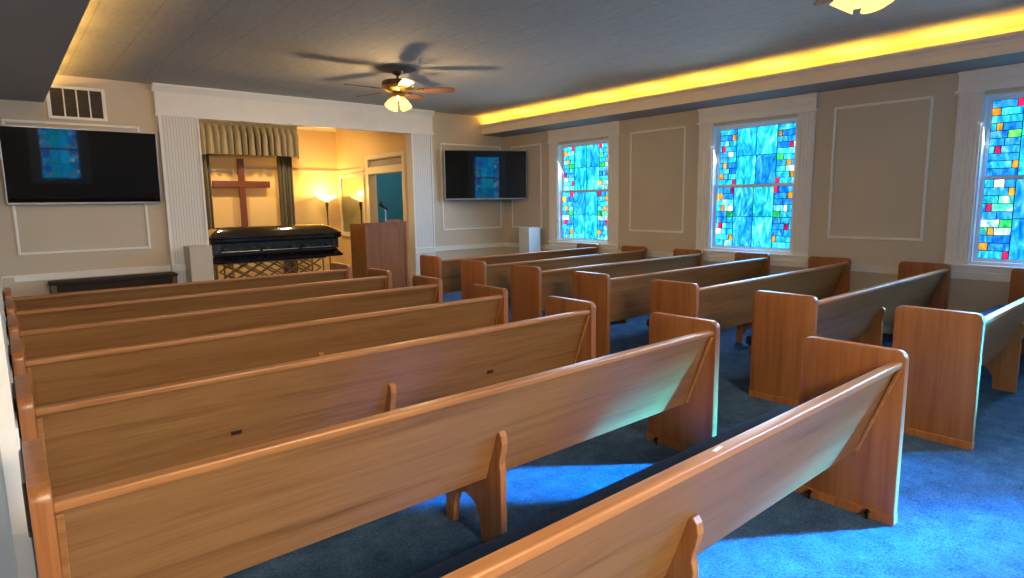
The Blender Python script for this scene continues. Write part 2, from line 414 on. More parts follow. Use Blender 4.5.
# interior window beside the doorway
b = BM()
for q in ((WY0-.07, WY0, .95, 2.23), (WY1, WY1+.07, .95, 2.23), (WY0, WY1, 2.16, 2.23)): box(b, x0, x1, *q)
box(b, AX-.05, AX, WY0-.10, WY1+.10, .93, 1.02)
w5 = thing('window_5', '', ''); del w5['label'], w5['category']; w5['kind'] = 'structure'
bev(b, .004, 1); obj('window_frame', b, 'trim_warm', w5)
obj('pane', boxes((AX+.002, AX+.03, WY0, WY1, 1.02, 2.16)), 'mirror_pane', w5)
# picture rail in the alcove
b = boxes((1.8, AX, AB-.03, AB, 2.275, 2.325)); box(b, AX-.03, AX, WY0-.1, AB-.03, 2.275, 2.325); struct('trim_20', b, 'trim_warm')
b = BM(); prism(b, [(AB, ZC-.10), (AB-.02, ZC-.10), (AB-.09, ZC-.01), (AB-.09, ZC), (AB, ZC)], 0, 1.8, AX); struct('trim_21', b, 'trim_warm')
# teal room beyond the doorway
struct('wall_teal_room', boxes((7.55, 7.7, YF+.15, AB, 0, ZC)), 'wall_teal')
struct('wall_teal_room_end', boxes((AX+.12, 7.55, AB-.12, AB-.005, 0, ZC)), 'wall_teal')
struct('trim_22', boxes((AX+.12, AX+.16, DY1, DY1+.3, 0, ZC)), 'wall')

# ------------------------------------------------------------------ stained glass windows
CY, BL, LB, WH = (.022, .46, .72), (.016, .26, .78), (.10, .62, .80), (.50, .82, .86)
OR, CR, GR, GC, TQ = (.95, .30, .03), (.72, .015, .10), (.02, .52, .10), (.08, .62, .40), (.02, .52, .60)
PAT_B = {  # rows from the top: list of (width share, colour)
 'UL': [[(1,CY)], [(.75,BL),(.25,OR)], [(.55,LB),(.45,CY)], [(.12,CY),(.22,CR),(.66,CY)], [(.5,BL),(.35,WH),(.15,CY)], [(.5,BL),(.5,CY)], [(.22,BL),(.22,OR),(.56,BL)], [(.6,CY),(.4,BL)], [(.26,OR),(.30,BL),(.44,CY)], [(.8,CY),(.2,CR)]],
 'UR': [[(1,CY)], [(.06,BL),(.20,OR),(.74,BL)], [(1,BL)], [(.66,BL),(.20,CR),(.14,WH)], [(1,CY)], [(.38,GR),(.62,CY)], [(.52,BL),(.25,OR),(.23,BL)], [(.5,CY),(.5,LB)], [(.7,CY),(.3,OR)], [(.2,CR),(.8,CY)]],
 'LL': [[(.4,BL),(.4,BL),(.2,CR)], [(.34,OR),(.66,BL)], [(1,LB)], [(.26,CY),(.2,OR),(.54,WH)], [(.62,BL),(.38,GR)], [(.6,BL),(.4,CY)], [(.12,CY),(.24,CR),(.64,CY)], [(.35,WH),(.65,CY)], [(.76,CY),(.24,OR)], [(.5,CY),(.5,LB)]],
 'LR': [[(.24,CR),(.76,BL)], [(.70,BL),(.30,OR)], [(.5,BL),(.5,BL)], [(.55,LB),(.2,WH),(.25,CY)], [(.38,GR),(.62,CY)], [(.45,BL),(.55,CY)], [(.62,BL),(.24,CR),(.14,CY)], [(.6,BL),(.4,CY)], [(.2,OR),(.8,CY)], [(1,CY)]]}
PAT_C = {
 'UL': [[(.8,BL),(.2,CR)], [(.3,OR),(.7,CY)], [(1,CY)], [(.2,CY),(.2,OR),(.6,BL)], [(.58,BL),(.42,GR)], [(.5,BL),(.5,BL)], [(.2,CY),(.2,CR),(.6,BL)], [(1,BL)], [(.8,CY),(.2,OR)], [(1,BL)]],
 'UR': [[(.2,CR),(.8,CY)], [(.7,CY),(.3,OR)], [(.5,GC),(.5,CY)], [(.6,BL),(.2,OR),(.2,WH)], [(.4,GR),(.6,CY)], [(1,BL)], [(.6,CY),(.22,CR),(.18,CY)], [(1,CY)], [(.25,OR),(.75,CY)], [(1,CY)]],
 'LL': [[(.3,CY),(.35,WH),(.35,BL)], [(.8,BL),(.2,OR)], [(.5,TQ),(.5,GC)], [(.12,CY),(.18,CR),(.7,GC)], [(.5,BL),(.5,BL)], [(.6,WH),(.4,GR)], [(.24,GC),(.2,OR),(.56,WH)], [(1,BL)], [(.3,OR),(.7,BL)], [(.8,CY),(.2,CR)]],
 'LR': [[(.2,CR),(.8,CY)], [(.3,BL),(.3,BL),(.4,OR)], [(1,GC)], [(.55,CY),(.25,OR),(.2,WH)], [(.3,GR),(.7,CY)], [(1,WH)], [(.7,CY),(.3,CR)], [(.5,CY),(.5,GC)], [(.3,OR),(.7,WH)], [(1,CY)]]}
PAT_A = {
 'UL': [[(.75,CY),(.25,CR)], [(.35,OR),(.65,LB)], [(1,CY)], [(.3,LB),(.25,OR),(.45,CY)], [(.5,TQ),(.5,GR)], [(.5,BL),(.5,CY)], [(.25,CR),(.75,BL)], [(.4,WH),(.6,LB)], [(.8,LB),(.2,CR)], [(1,LB)]],
 'UR': [[(.25,CR),(.75,CY)], [(.7,CY),(.3,OR)], [(.4,GC),(.6,CY)], [(.7,CY),(.3,OR)], [(.5,GR),(.5,WH)], [(1,LB)], [(.3,BL),(.4,BL),(.3,CR)], [(1,CY)], [(.3,OR),(.7,LB)], [(.5,LB),(.5,WH)]],
 'LL': [[(.7,CY),(.3,CR)], [(.35,OR),(.65,BL)], [(.5,BL),(.5,CY)], [(.25,CY),(.3,OR),(.45,LB)], [(.55,BL),(.45,GR)], [(.6,WH),(.4,CY)], [(.12,BL),(.3,CR),(.58,BL)], [(1,CY)], [(.7,BL),(.3,OR)], [(.25,CY),(.35,WH),(.4,GC)]],
 'LR': [[(.3,CR),(.4,BL),(.3,CY)], [(.65,CY),(.35,OR)], [(1,CY)], [(.5,CY),(.3,OR),(.2,WH)], [(.4,GR),(.6,GC)], [(1,WH)], [(.3,BL),(.4,BL),(.3,CR)], [(.5,CY),(.5,LB)], [(.3,OR),(.7,CY)], [(1,LB)]]}
def sash_cells(pl, pr, x0, x1, z0, z1, rng):
    """panes as (u0,u1,v0,v1,colour): u runs from the pattern's left side to its right"""
    w, h = x1-x0, z1-z0; bw = w*.235; cells = []
    for rows, a in ((pl, x0), (pr, x1-bw)):
        for i, row in enumerate(rows):
            zt = z1 - h*i/10; zb = z1 - h*(i+1)/10; u = a
            for s, c in row:
                cells.append((u, u+s*bw, zb, zt, c)); u += s*bw
    xm = (x0+x1)/2; zm = z1-h*.49
    for (ua, ub) in ((x0+bw, xm), (xm, x1-bw)):
        for (va, vb) in ((z0, zm), (zm, z1)):
            cells.append((ua, ub, va, vb, rng.choice([CY, CY, TQ, (.015, .30, .66)])))
    return cells
def build_window(n, c0, c1, pat, place, simple=False):
    """c0..c1 opening along u (u grows to the pattern's right as seen from inside); place(u, d, z) -> xyz with d the depth into the wall"""
    root = bpy.data.objects.new('window_%d' % n, None); COL.objects.link(root); root['kind'] = 'structure'
    rng = random.Random(n*13)
    def pb(b, u0, u1, d0, d1, z0, z1):
        vs = [b.verts.new(place(*p)) for p in ((u0,d0,z0),(u1,d0,z0),(u1,d1,z0),(u0,d1,z0),(u0,d0,z1),(u1,d0,z1),(u1,d1,z1),(u0,d1,z1))]
        for f in ((0,3,2,1),(4,5,6,7),(0,1,5,4),(1,2,6,5),(2,3,7,6),(3,0,4,7)): b.faces.new([vs[i] for i in f])
    cw = .22
    # fluted side casings
    for a0, a1 in ((c0-cw, c0), (c1, c1+cw)):
        b = BM(); pb(b, a0, a1, -.022, 0, .87, 2.69)
        for k in range(4):
            s = a0+.035+k*.045; pb(b, s, s+.026, -.034, -.022, .92, 2.66)
        pb(b, a0, a0+.014, -.03, -.022, .87, 2.69); pb(b, a1-.014, a1, -.03, -.022, .87, 2.69)
        bev(b, .004, 1); obj('casing', b, 'trim', root)
    b = BM(); pb(b, c0-cw-.01, c1+cw+.01, -.03, 0, 2.69, 2.895); pb(b, c0-cw-.03, c1+cw+.03, -.045, 0, 2.672, 2.70)
    pb(b, c0-cw+.05, c1+cw-.05, -.045, -.03, 2.76, 2.80); pb(b, c0-cw-.02, c1+cw+.02, -.045, 0, 2.865, 2.895)
    bev(b, .004, 1); obj('head_casing', b, 'trim', root)
    b = BM(); pb(b, c0-cw-.02, c1+cw+.02, -.045, 0, .842, .872); pb(b, c0-cw, c1+cw, -.024, 0, .79, .842); pb(b, c0, c1, -.002, .12, .862, WZ0+.006)
    bev(b, .004, 1); obj('window_sill', b, 'trim', root)
    b = BM(); pb(b, c0, c0+.02, -.01, .16, WZ0, WZ1); pb(b, c1-.02, c1, -.01, .16, WZ0, WZ1); pb(b, c0+.02, c1-.02, -.01, .16, WZ1-.02, WZ1)
    obj('jamb', b, 'sash', root)
    for tagn, d, z0, z1 in (('U', .105, 1.765, 2.61), ('L', .07, WZ0, 1.80)):
        g0, g1, h0, h1 = c0+.055, c1-.055, z0+.038, z1-.035
        b = BM()
        pb(b, c0+.02, g0, d-.018, d+.018, z0, z1); pb(b, g1, c1-.02, d-.018, d+.018, z0, z1)
        pb(b, g0, g1, d-.018, d+.018, z0, h0); pb(b, g0, g1, d-.018, d+.018, h1, z1)
        s = obj('sash', b, 'sash', root)
        cells = sash_cells(pat[tagn+'L'], pat[tagn+'R'], g0, g1, h0, h1, rng)
        b = BM(); lay = b.loops.layers.float_color.new('Col')
        lb = BM(); t = .0035
        for (u0, u1, v0, v1, c) in cells:
            f = b.faces.new([b.verts.new(place(*p)) for p in ((u0,d,v0),(u1,d,v0),(u1,d,v1),(u0,d,v1))])
            k = rng.uniform(.75, 1.2)
            for l in f.loops: l[lay] = (c[0]*k, c[1]*k, c[2]*k, rng.random()*.0 + (hash((round(u0, 3), round(v0, 3))) % 997)/997)
            pb(lb, u0-t, u0+t, d-.006, d+.006, v0, v1); pb(lb, u1-t, u1+t, d-.006, d+.006, v0, v1)
            pb(lb, u0+t, u1-t, d-.006, d+.006, v0-t, v0+t); pb(lb, u0+t, u1-t, d-.006, d+.006, v1-t, v1+t)
        obj('stained_glass', b, 'glass', s); obj('lead_came', lb, 'lead', s)
    return root
for n, ((y0, y1), pat) in enumerate(zip(WIN, (PAT_A, PAT_B, PAT_C, PAT_B)), 1):
    build_window(n, -y1, -y0, pat, lambda u, d, z: (XR+d, -u, z))
for n, (x0, x1) in enumerate(RW, 6):
    build_window(n, -x1, -x0, PAT_B, lambda u, d, z: (-u, YB-d, z))

# ------------------------------------------------------------------ pews
PL = 3.275; HP = PL/2
def make_pew(left_block):
    root = thing('pew', 'x', 'pew', group='oak pews in two blocks')
    for s in (-1, 1):
        b = BM(); xa, xb = (-HP, -HP+.05) if s < 0 else (HP-.05, HP)
        prism(b, rounded(0, .49, 0, .876, .045, True), 0, xa, xb); bev(b, .007, 2, .9)
        e = obj('end_panel', b, 'oak_end', root, True)
        b = BM(); box(b, xa-.002, xb+.002, -.002, .492, 0, .05); bev(b, .002, 1)
        obj('base_shoe', b, 'oak_end', e)
        if s < 0 and left_block:
            b = BM(); prism(b, [(.16, .70), (.20, .665), (.44, .665), (.47, .70), (.47, .845), (.16, .845)], 0, -HP-.010, -HP); bev(b, .003, 1)
            obj('wall_bumper', b, 'bumper', e, label='dark wooden block between pew end and wall')
        for yy in (.115, .40):   # floor fixing bolts on the inner face
            b = BM(); xi = xb+.016 if s < 0 else xa-.016
            tube(b, [(xi-.012, yy, .034), (xi+.012, yy, .034)], .010, 8); tube(b, [(xi, yy, .0), (xi, yy, .05)], .007, 8)
            obj('floor_bolt', b, 'bolt', e)
    xi = HP-.05
    # sloping back
    b = BM(); p = [(.030, .80), (.052, .80), (.215, .33), (.193, .33)]
    prism(b, p, 0, -xi, xi); bev(b, .004, 1); obj('back_panel', b, 'oak_back', root)
    b = BM(); prism(b, [(.010, .797), (.010, .820), (.015, .825), (.055, .825), (.060, .820), (.060, .797)], 0, -xi, xi); bev(b, .004, 2, .5)
    obj('cap_rail', b, 'oak_rail', root, True)
    for s in (-1, 1):
        b = BM(); xa, xb = (-xi, -xi+.02) if s < 0 else (xi-.02, xi)
        prism(b, [(.012, .785), (.030, .785), (.193, .334), (.178, .334)], 0, xa, xb); bev(b, .003, 1); obj('cleat', b, 'oak_rail', root)
    # seat
    b = BM(); box(b, -xi, xi, .20, .535, .385, .405); box(b, -xi, xi, .50, .535, .325, .385); bev(b, .004, 1); obj('seat_board', b, 'seat_wood', root)
    b = BM(); prism(b, rounded(.205, .575, .405, .487, .028), 0, -xi+.01, xi-.01); bev(b, .012, 2, .9); obj('seat_cushion', b, 'cushion', root, True, label='dark blue seat cushion')
    # centre support with its front foot
    b = BM(); x0, x1 = -.005, .030
    prism(b, [(.087, 0), (.087, .40), (.094, .43), (.090, .46), (.080, .49), (.072, .53), (.078, .565), (.094, .585), (.108, .575), (.113, .562), (.193, .334), (.20, .385), (.50, .385), (.525, .34), (.54, .0), (.475, 0), (.468, .10), (.43, .175), (.36, .20), (.29, .175), (.25, .11), (.243, 0)], 0, x0, x1)
    bev(b, .004, 2, .5); obj('support', b, 'oak_leg', root)
    return root
lspec = ['nearest pew of the left block, cropped by the frame bottom, pale chip on its rail',
         'second nearest pew of the left block, shaped centre support fully visible on its back',
         'pew of the left block with two small dark slots in its back',
         'fourth pew of the left block counted from the nearest one',
         'third pew from the front of the left block, behind the second row',
         'second pew from the front of the left block',
         'front pew of the left block, closest to the casket and lectern']
rspec = ['nearest pew of the right block with the wide orange end panel by the right window',
         'second nearest pew of the right block, ending below the wall panel beside the right window',
         'third nearest pew of the right block, ending at the right edge of the middle window',
         'fourth nearest pew of the right block, ending under the middle window',
         'third pew from the front of the right block, just behind the second row',
         'second pew from the front of the right block, next to the front one',
         'front pew of the right block, ending below the farthest stained glass window']
pl0 = make_pew(True); pr0 = make_pew(False)
pews = []
for i in range(7):
    loc = (1.6275, .950 + i*.998, 0)
    if i == 0: pl0.location = loc; pl0['label'] = lspec[0]; o = pl0
    else: o = dup(pl0, 'pew', loc, 0, lspec[i])
    o['group'] = 'pews of the left block'; pews.append(o)
for i in range(7):
    loc = (6.225, .956 + i*1.0127, 0)
    if i == 0: pr0.location = loc; pr0['label'] = rspec[0]; o = pr0
    else: o = dup(pr0, 'pew', loc, 0, rspec[i])
    o['group'] = 'pews of the right block'
# small details of single pews
def on_back(pew, x, z, w, h, name, mat):
    yb = .030 + (.80-z)*(.163/.47)
    b = BM(); box(b, -w/2, w/2, -.004, .004, -h/2, h/2); bev(b, .002, 1)
    o = obj(name, b, mat, pew); o.location = (x, yb-.001, z); o.rotation_euler = (-math.atan(.163/.47)*-1, 0, 0)
on_back(pews[2], .80-1.6275, .50, .05, .028, 'slot', 'slot'); on_back(pews[2], 2.385-1.6275, .50, .05, .028, 'slot', 'slot')
b = boxes((-.025, .025, -.006, .006, 0, .002)); o = obj('chip', b, 'label', pews[0]); o.location = (1.657-1.6275, .035, .8252); o.rotation_euler = (0, 0, .1)

# ------------------------------------------------------------------ televisions
def tv(label, loc, rotz, tilt, w, h, mount_back):
    r = thing('television', label, 'television', loc, rotz, 'wall televisions')
    T = Matrix.Rotation(tilt, 4, 'X')
    def tb(b): b.transform(T); return b
    b = BM(); box(b, -w/2, w/2, -.012, .035, -h/2, h/2); bev(b, .004, 1); obj('casing', tb(b), 'tv_back', r)
    t = .014; b = BM()
    for q in ((-w/2-.002, -w/2+t, -h/2, h/2), (w/2-t, w/2+.002, -h/2, h/2), (-w/2+t, w/2-t, h/2-t, h/2), (-w/2+t, w/2-t, -h/2-.008, -h/2+t+.004)):
        box(b, q[0], q[1], -.02, .02, q[2], q[3])
    bev(b, .002, 1); obj('bezel', tb(b), 'tv_frame', r)
    b = BM(); box(b, -w/2+t, w/2-t, -.016, -.0125, -h/2+t, h/2-t); obj('screen', tb(b), 'tv_screen', r)
    b = BM(); box(b, -.2, .2, .03, .06, -.15, .15); box(b, -.06, .06, .05, mount_back, -.06, .06); box(b, -.12, .12, mount_back-.012, mount_back, -.12, .12)
    obj('mount', b, 'tv_back', r)
    return r
tv('large black television on the front wall left of the beadboard pilaster', (.947, 9.60, 2.13), 0, .060, 1.655, .935, .10)
ax, ay, bx, by = 6.44, 9.585, 7.915, 8.955
ang = math.atan2(by-ay, bx-ax)
tv('black television angled across the corner by the farthest window', ((ax+bx)/2, (ay+by)/2, 2.125), ang, .032, math.hypot(bx-ax, by-ay), .91, .46)

# ------------------------------------------------------------------ wall vent
r = thing('wall_vent', 'white framed wall vent with dark slots above the left television', 'vent', (.94, YF, 2.925))
b = BM(); w, h = .31, .205
for q in ((-w, -w+.04, -h, h), (w-.04, w, -h, h), (-w+.04, w-.04, -h, -h+.035), (-w+.04, w-.04, h-.035, h)): box(b, q[0], q[1], -.022, 0, q[2], q[3])
for k in range(1, 4):
    x = -w+.04+k*(2*w-.08)/4; box(b, x-.008, x+.008, -.018, 0, -h+.035, h-.035)
bev(b, .003, 1); obj('frame', b, 'trim', r)
obj('backing', boxes((-w+.02, w-.02, -.004, 0, -h+.02, h-.02)), 'grille', r)
b = BM()
for k in range(16):
    z = -h+.045+k*.0215; prism(b, [(-.016, z), (-.005, z+.014), (-.004, z+.012), (-.015, z-.002)], 0, -w+.04, w-.04)
obj('louver', b, 'grille', r)

# ------------------------------------------------------------------ console, pedestals
r = thing('console_table', 'low dark wooden console table against the wall under the left television', 'table', (1.13, 9.50, 0))
b = BM(); box(b, -.71, .71, -.16, .16, .66, .70); bev(b, .006, 2); obj('tabletop', b, 'dark_wood', r)
b = BM(); box(b, -.64, .64, -.135, -.115, .565, .66); box(b, -.64, .64, .115, .135, .565, .66); obj('apron', b, 'dark_wood', r)
for sx in (-1, 1):
    for sy in (-1, 1):
        b = BM(); box(b, sx*.67-.03, sx*.67+.03, sy*.125-.025, sy*.125+.025, 0, .66); bev(b, .004, 1); obj('leg', b, 'console_leg', r)
def pedestal(label, cx, cy, w, h, mat):
    r = thing('pedestal', label, 'pedestal', (cx, cy, 0), 0, 'flower pedestals')
    b = BM(); box(b, -w/2+.006, w/2-.006, -w/2+.006, w/2-.006, .04, h-.018); bev(b, .004, 1); obj('column', b, mat, r)
    b = BM(); box(b, -w/2, w/2, -w/2, w/2, h-.018, h); bev(b, .004, 1); obj('top', b, mat, r)
    b = BM(); box(b, -w/2, w/2, -w/2, w/2, 0, .04); bev(b, .004, 1); obj('plinth', b, mat, r)
pedestal('plain cream square pedestal in front of the pilaster left of the casket', 2.12, 9.35, .30, 1.062, 'ped')
pedestal('pale square pedestal in the corner below the angled television', 7.64, 8.57, .30, 1.13, 'ped_white')

# ------------------------------------------------------------------ casket and stand
CX, CYF = 3.47, 9.95
r = thing('casket', 'closed glossy black casket resting on a folding stand before the cross', 'casket', (CX, CYF+.33, 0))
L2, D2 = 1.03, .33
def rr_ring(bm, l, d, z, rad, n=5):
    return [bm.verts.new((x, y, z)) for x, y in rounded(-l, l, -d, d, rad, False, n)]
def loft(bm, rings, cap=True):
    for a, c in zip(rings, rings[1:]):
        m = len(a)
        for k in range(m): bm.faces.new((a[k], a[(k+1) % m], c[(k+1) % m], c[k]))
    if cap: bm.faces.new(rings[0][::-1]); bm.faces.new(rings[-1])
b = BM(); loft(b, [rr_ring(b, L2+.02, D2+.02, .735, .03), rr_ring(b, L2+.035, D2+.035, .75, .03), rr_ring(b, L2+.035, D2+.035, .775, .03), rr_ring(b, L2+.0, D2+.0, .81, .03), rr_ring(b, L2-.03, D2-.03, .845, .03), rr_ring(b, L2-.03, D2-.03, .86, .03)])
obj('base_moulding', b, 'gloss_black', r, True)
b = BM(); loft(b, [rr_ring(b, L2-.04, D2-.04, .855, .04), rr_ring(b, L2-.02, D2-.02, 1.03, .04), rr_ring(b, L2, D2, 1.05, .04)])
obj('shell', b, 'casket_grey', r, True, label='grey brushed casket side')
b = BM(); loft(b, [rr_ring(b, L2+.01, D2+.01, 1.05, .04), rr_ring(b, L2+.03, D2+.03, 1.065, .04), rr_ring(b, L2+.03, D2+.03, 1.10, .04), rr_ring(b, L2+.015, D2+.015, 1.115, .04)])
obj('rim', b, 'gloss_black', r, True)
b = BM(); loft(b, [rr_ring(b, L2+.03, D2+.03, 1.115, .05), rr_ring(b, L2+.03, D2+.03, 1.14, .05), rr_ring(b, L2-.005, D2-.005, 1.165, .05), rr_ring(b, L2-.05, D2-.05, 1.20, .06), rr_ring(b, L2-.12, D2-.12, 1.245, .06), rr_ring(b, L2-.20, D2-.20, 1.27, .06), rr_ring(b, L2-.29, D2-.28, 1.28, .03)])
lid = obj('lid', b, 'gloss_black', r, True)
b = BM(); box(b, -.006, .006, -D2-.032, D2+.032, 1.118, 1.142); obj('lid_seam', b, 'bolt', lid)
for k, x in enumerate((-.62, 0, .62)):
    b = BM(); tube(b, [(x-.28, -D2-.03, .905), (x+.28, -D2-.03, .905)], .012, 8)
    h_ = obj('handle', b, 'chrome', r, True)
    for s in (-.2, .2):
        b = BM(); box(b, x+s-.035, x+s+.035, -D2-.034, -D2+.02, .89, .97)
        bev(b, .008, 1); obj('handle_bracket', b, 'casket_grey', h_)
for sx in (-1, 1):
    b = BM(); box(b, sx*(L2-.085)-.05, sx*(L2-.085)+.05, -D2+.0, -D2+.03, .875, 1.03); box(b, sx*(L2-.085)-.035, sx*(L2-.085)+.035, -D2-.006, -D2+.02, .89, 1.01); bev(b, .006, 1)
    obj('corner_ornament', b, 'casket_grey', r)
r = thing('casket_stand', 'folding bronze lattice stand under the black casket', 'stand', (CX, CYF+.33, 0))
for sy in (-1, 1):
    y = sy*.24
    b = BM(); box(b, -.97, .80, y-.012, y+.012, .705, .733); obj('bearer', b, 'lattice', r)
    b = BM(); n = 6; x0, x1 = -.80, .70; st = (x1-x0)/n
    for k in range(-2, n+1):
        for (a0, a1) in ((0, 2), (2, 0)):
            xa, xb = x0+(k+a0)*st, x0+(k+a1)*st
            p, q = Vector((xa, y, .40)), Vector((xb, y, .70))
            if p.x > q.x: p, q = q, p
            if q.x < x0+.02 or p.x > x1-.02: continue
            d = q-p
            if p.x < x0: p = p + d*((x0-p.x)/d.x)
            if q.x > x1: q = q - d*((q.x-x1)/d.x)
            tube(b, [p, q], .013, 6)
    obj('lattice', b, 'lattice', r)
    for x in (-.95, -.72, .74):
        b = BM(); tube(b, [(x, y, .03), (x, y, .715)], .014, 8); obj('leg', b, 'lattice', r)
        b = BM(); lathe(b, [(.01, .0), (.028, .006), (.028, .03), (.012, .045)], x, y, 10); obj('caster', b, 'bolt', r)

# ------------------------------------------------------------------ cross, curtains, valance
r = thing('cross', 'plain reddish wooden cross hanging in the curtained alcove above the casket', 'cross', (3.735, 12.60, 0))
b = BM(); box(b, -.056, .056, -.03, .03, .98, 2.515); bev(b, .004, 1); obj('upright', b, 'cross', r)
b = BM(); box(b, -.53, .53, -.036, .036, 1.96, 2.085); bev(b, .004, 1)
M['cross_h'] = wood('cross_arm_wood', (.085, .020, .008), (.145, .036, .013), (.20, .058, .022), 0, rough=.35); obj('crossbeam', b, 'cross_h', r)
b = BM(); box(b, -.03, .03, .03, .15, 2.2, 2.26); obj('hanger', b, 'bolt', r)
def drape(name, label, cat, x0, x1, y, z0, z1, pleats, amp, taper=0., z0b=None, group=None, gather=False):
    b = BM(); nu, nv = pleats*12, 14; g = []
    for j in range(nv+1):
        v = j/nv; z = z1+(z0-z1)*v; row = []
        for i in range(nu+1):
            u = i/nu; ph = u*pleats*2*PI
            a = amp*(.35+.65*min(1, v*3.2)) if gather else amp
            xx = x0+(x1-x0)*u + .25*amp*math.sin(ph*.5+1.3)*v + taper*(u-.5)*v
            k = math.sin(ph); k = math.copysign(abs(k)**.7, k)
            yy = y + a*k + .3*amp*math.sin(ph*.37+v*2)
            if gather: yy = y - a*3*(abs(math.sin(ph/2))**.55) + .3*a
            zz = z + (0 if z0b is None else (z0b-z0)*v*max(0, abs(u-.5)*2-.86)/.14)
            row.append(b.verts.new((xx, yy, zz)))
        g.append(row)
    for j in range(nv):
        for i in range(nu): b.faces.new((g[j][i], g[j][i+1], g[j+1][i+1], g[j+1][i]))
    return b
b = drape('', '', '', 0, .29, 0, .02, 3.0, 5, .05)
r = thing('curtain', 'tall taupe curtain hanging right of the cross', 'curtain', (4.42, 12.53, 0), 0, 'taupe curtains'); obj('panel', b, 'curtain', r, True)
b = drape('', '', '', 0, .20, 0, .02, 3.0, 3, .05)
r = thing('curtain', 'narrow taupe curtain left of the cross', 'curtain', (2.97, 12.53, 0), 0, 'taupe curtains'); obj('panel', b, 'curtain', r, True)
r = thing('valance', 'gathered taupe valance across the top of the alcove above the cross', 'valance', (2.96, 12.37, 0))
b = drape('', '', '', 0, 1.84, 0, 2.56, 3.10, 15, .062, gather=True, z0b=2.53); obj('pleated_skirt', b, 'curtain', r, True)
b = drape('', '', '', 0, 1.84, -.004, 3.09, 3.22, 48, .006); obj('gathered_heading', b, 'curtain', r, True)
b = BM(); tube(b, [(-.02, .04, 3.16), (1.86, .04, 3.16)], .015, 8); box(b, 0, .03, .04, .38, 3.14, 3.18); box(b, 1.81, 1.84, .04, .38, 3.14, 3.18); obj('curtain_rod', b, 'brass', r)

# ------------------------------------------------------------------ floor lamp
r = thing('floor_lamp', 'torchiere floor lamp with a glowing amber glass bowl beside the alcove window', 'lamp', (5.395, 12.49, 0))
b = BM(); lathe(b, [(.03, 1.665), (.06, 1.69), (.12, 1.715), (.19, 1.752), (.232, 1.80), (.226, 1.80), (.18, 1.765), (.11, 1.735), (.03, 1.70)], cap=False); obj('lamp_shade', b, 'bowl_glow', r, True)
b = BM(); lathe(b, [(.012, 1.30), (.014, 1.48), (.026, 1.50), (.018, 1.53), (.03, 1.58), (.036, 1.63), (.02, 1.66), (.03, 1.675)], seg=14); obj('neck', b, 'bronze', r, True)
b = BM(); tube(b, [(0, 0, .04), (0, 0, 1.31)], .012, 10); obj('pole', b, 'bronze', r, True)
b = BM(); lathe(b, [(.14, 0), (.14, .015), (.10, .03), (.03, .05), (.015, .08)], seg=24); obj('base', b, 'bronze', r, True)

# ------------------------------------------------------------------ lectern and microphone
LX, LY = 5.10, 9.41
r = thing('lectern', 'tall boxy oak lectern at the right of the alcove opening', 'lectern', (LX, LY, 0))
w = .40
b = BM(); box(b, -w+.05, w-.05, .012, .03, .06, 1.24); obj('front_panel', b, 'lectern', r)
for s in (-1, 1):
    b = BM(); box(b, s*(w-.024)-.024, s*(w-.024)+.024, 0, .05, 0, 1.275); bev(b, .004, 1); obj('corner_post', b, 'lectern_trim', r)
    b = BM(); box(b, s*(w-.012)-.012, s*(w-.012)+.012, .05, .56, 0, 1.275); obj('side_panel', b, 'lectern_trim', r)
for za, zb in ((1.225, 1.275), (0, .10)):
    b = BM(); box(b, -w+.048, w-.048, 0, .05, za, zb); bev(b, .003, 1); obj('cross_rail', b, 'lectern_trim', r)
b = BM(); box(b, -w-.006, w+.006, -.008, .05, 1.275, 1.295); bev(b, .004, 1); obj('cap', b, 'lectern_trim', r)
b = BM(); prism(b, [(.05, 1.255), (.05, 1.275), (.55, 1.215), (.55, 1.195)], 0, -w+.025, w-.025); obj('desk_board', b, 'lectern', r)
b = BM(); box(b, .08, .36, .10, .14, 1.268, 1.335); bev(b, .004, 1); obj('book_ledge', b, 'lectern_trim', r)
r = thing('microphone', 'black microphone on a short chrome stem clipped to the lectern', 'microphone', (5.10, 9.50, .009))
b = BM(); tube(b, [(.05, 0, 1.262), (.05, 0, 1.29), (.045, 0, 1.43), (.04, 0, 1.50)], .012, 10); obj('stem', b, 'chrome', r, True)
b = BM(); lathe(b, [(.04, 1.263), (.04, 1.275), (.015, 1.29)], .05, 0, 12); obj('base', b, 'mic', r, True)
b = BM(); tube(b, [(.085, -.01, 1.50), (.03, 0, 1.54), (-.01, .0, 1.573)], [.020, .024, .03], 12); obj('body', b, 'mic', r, True)
b = BM(); tube(b, [(-.01, 0, 1.573), (-.03, 0, 1.59), (-.055, 0, 1.612), (-.07, 0, 1.622)], [.033, .043, .041, .02], 12); obj('grille_head', b, 'mic', r, True)

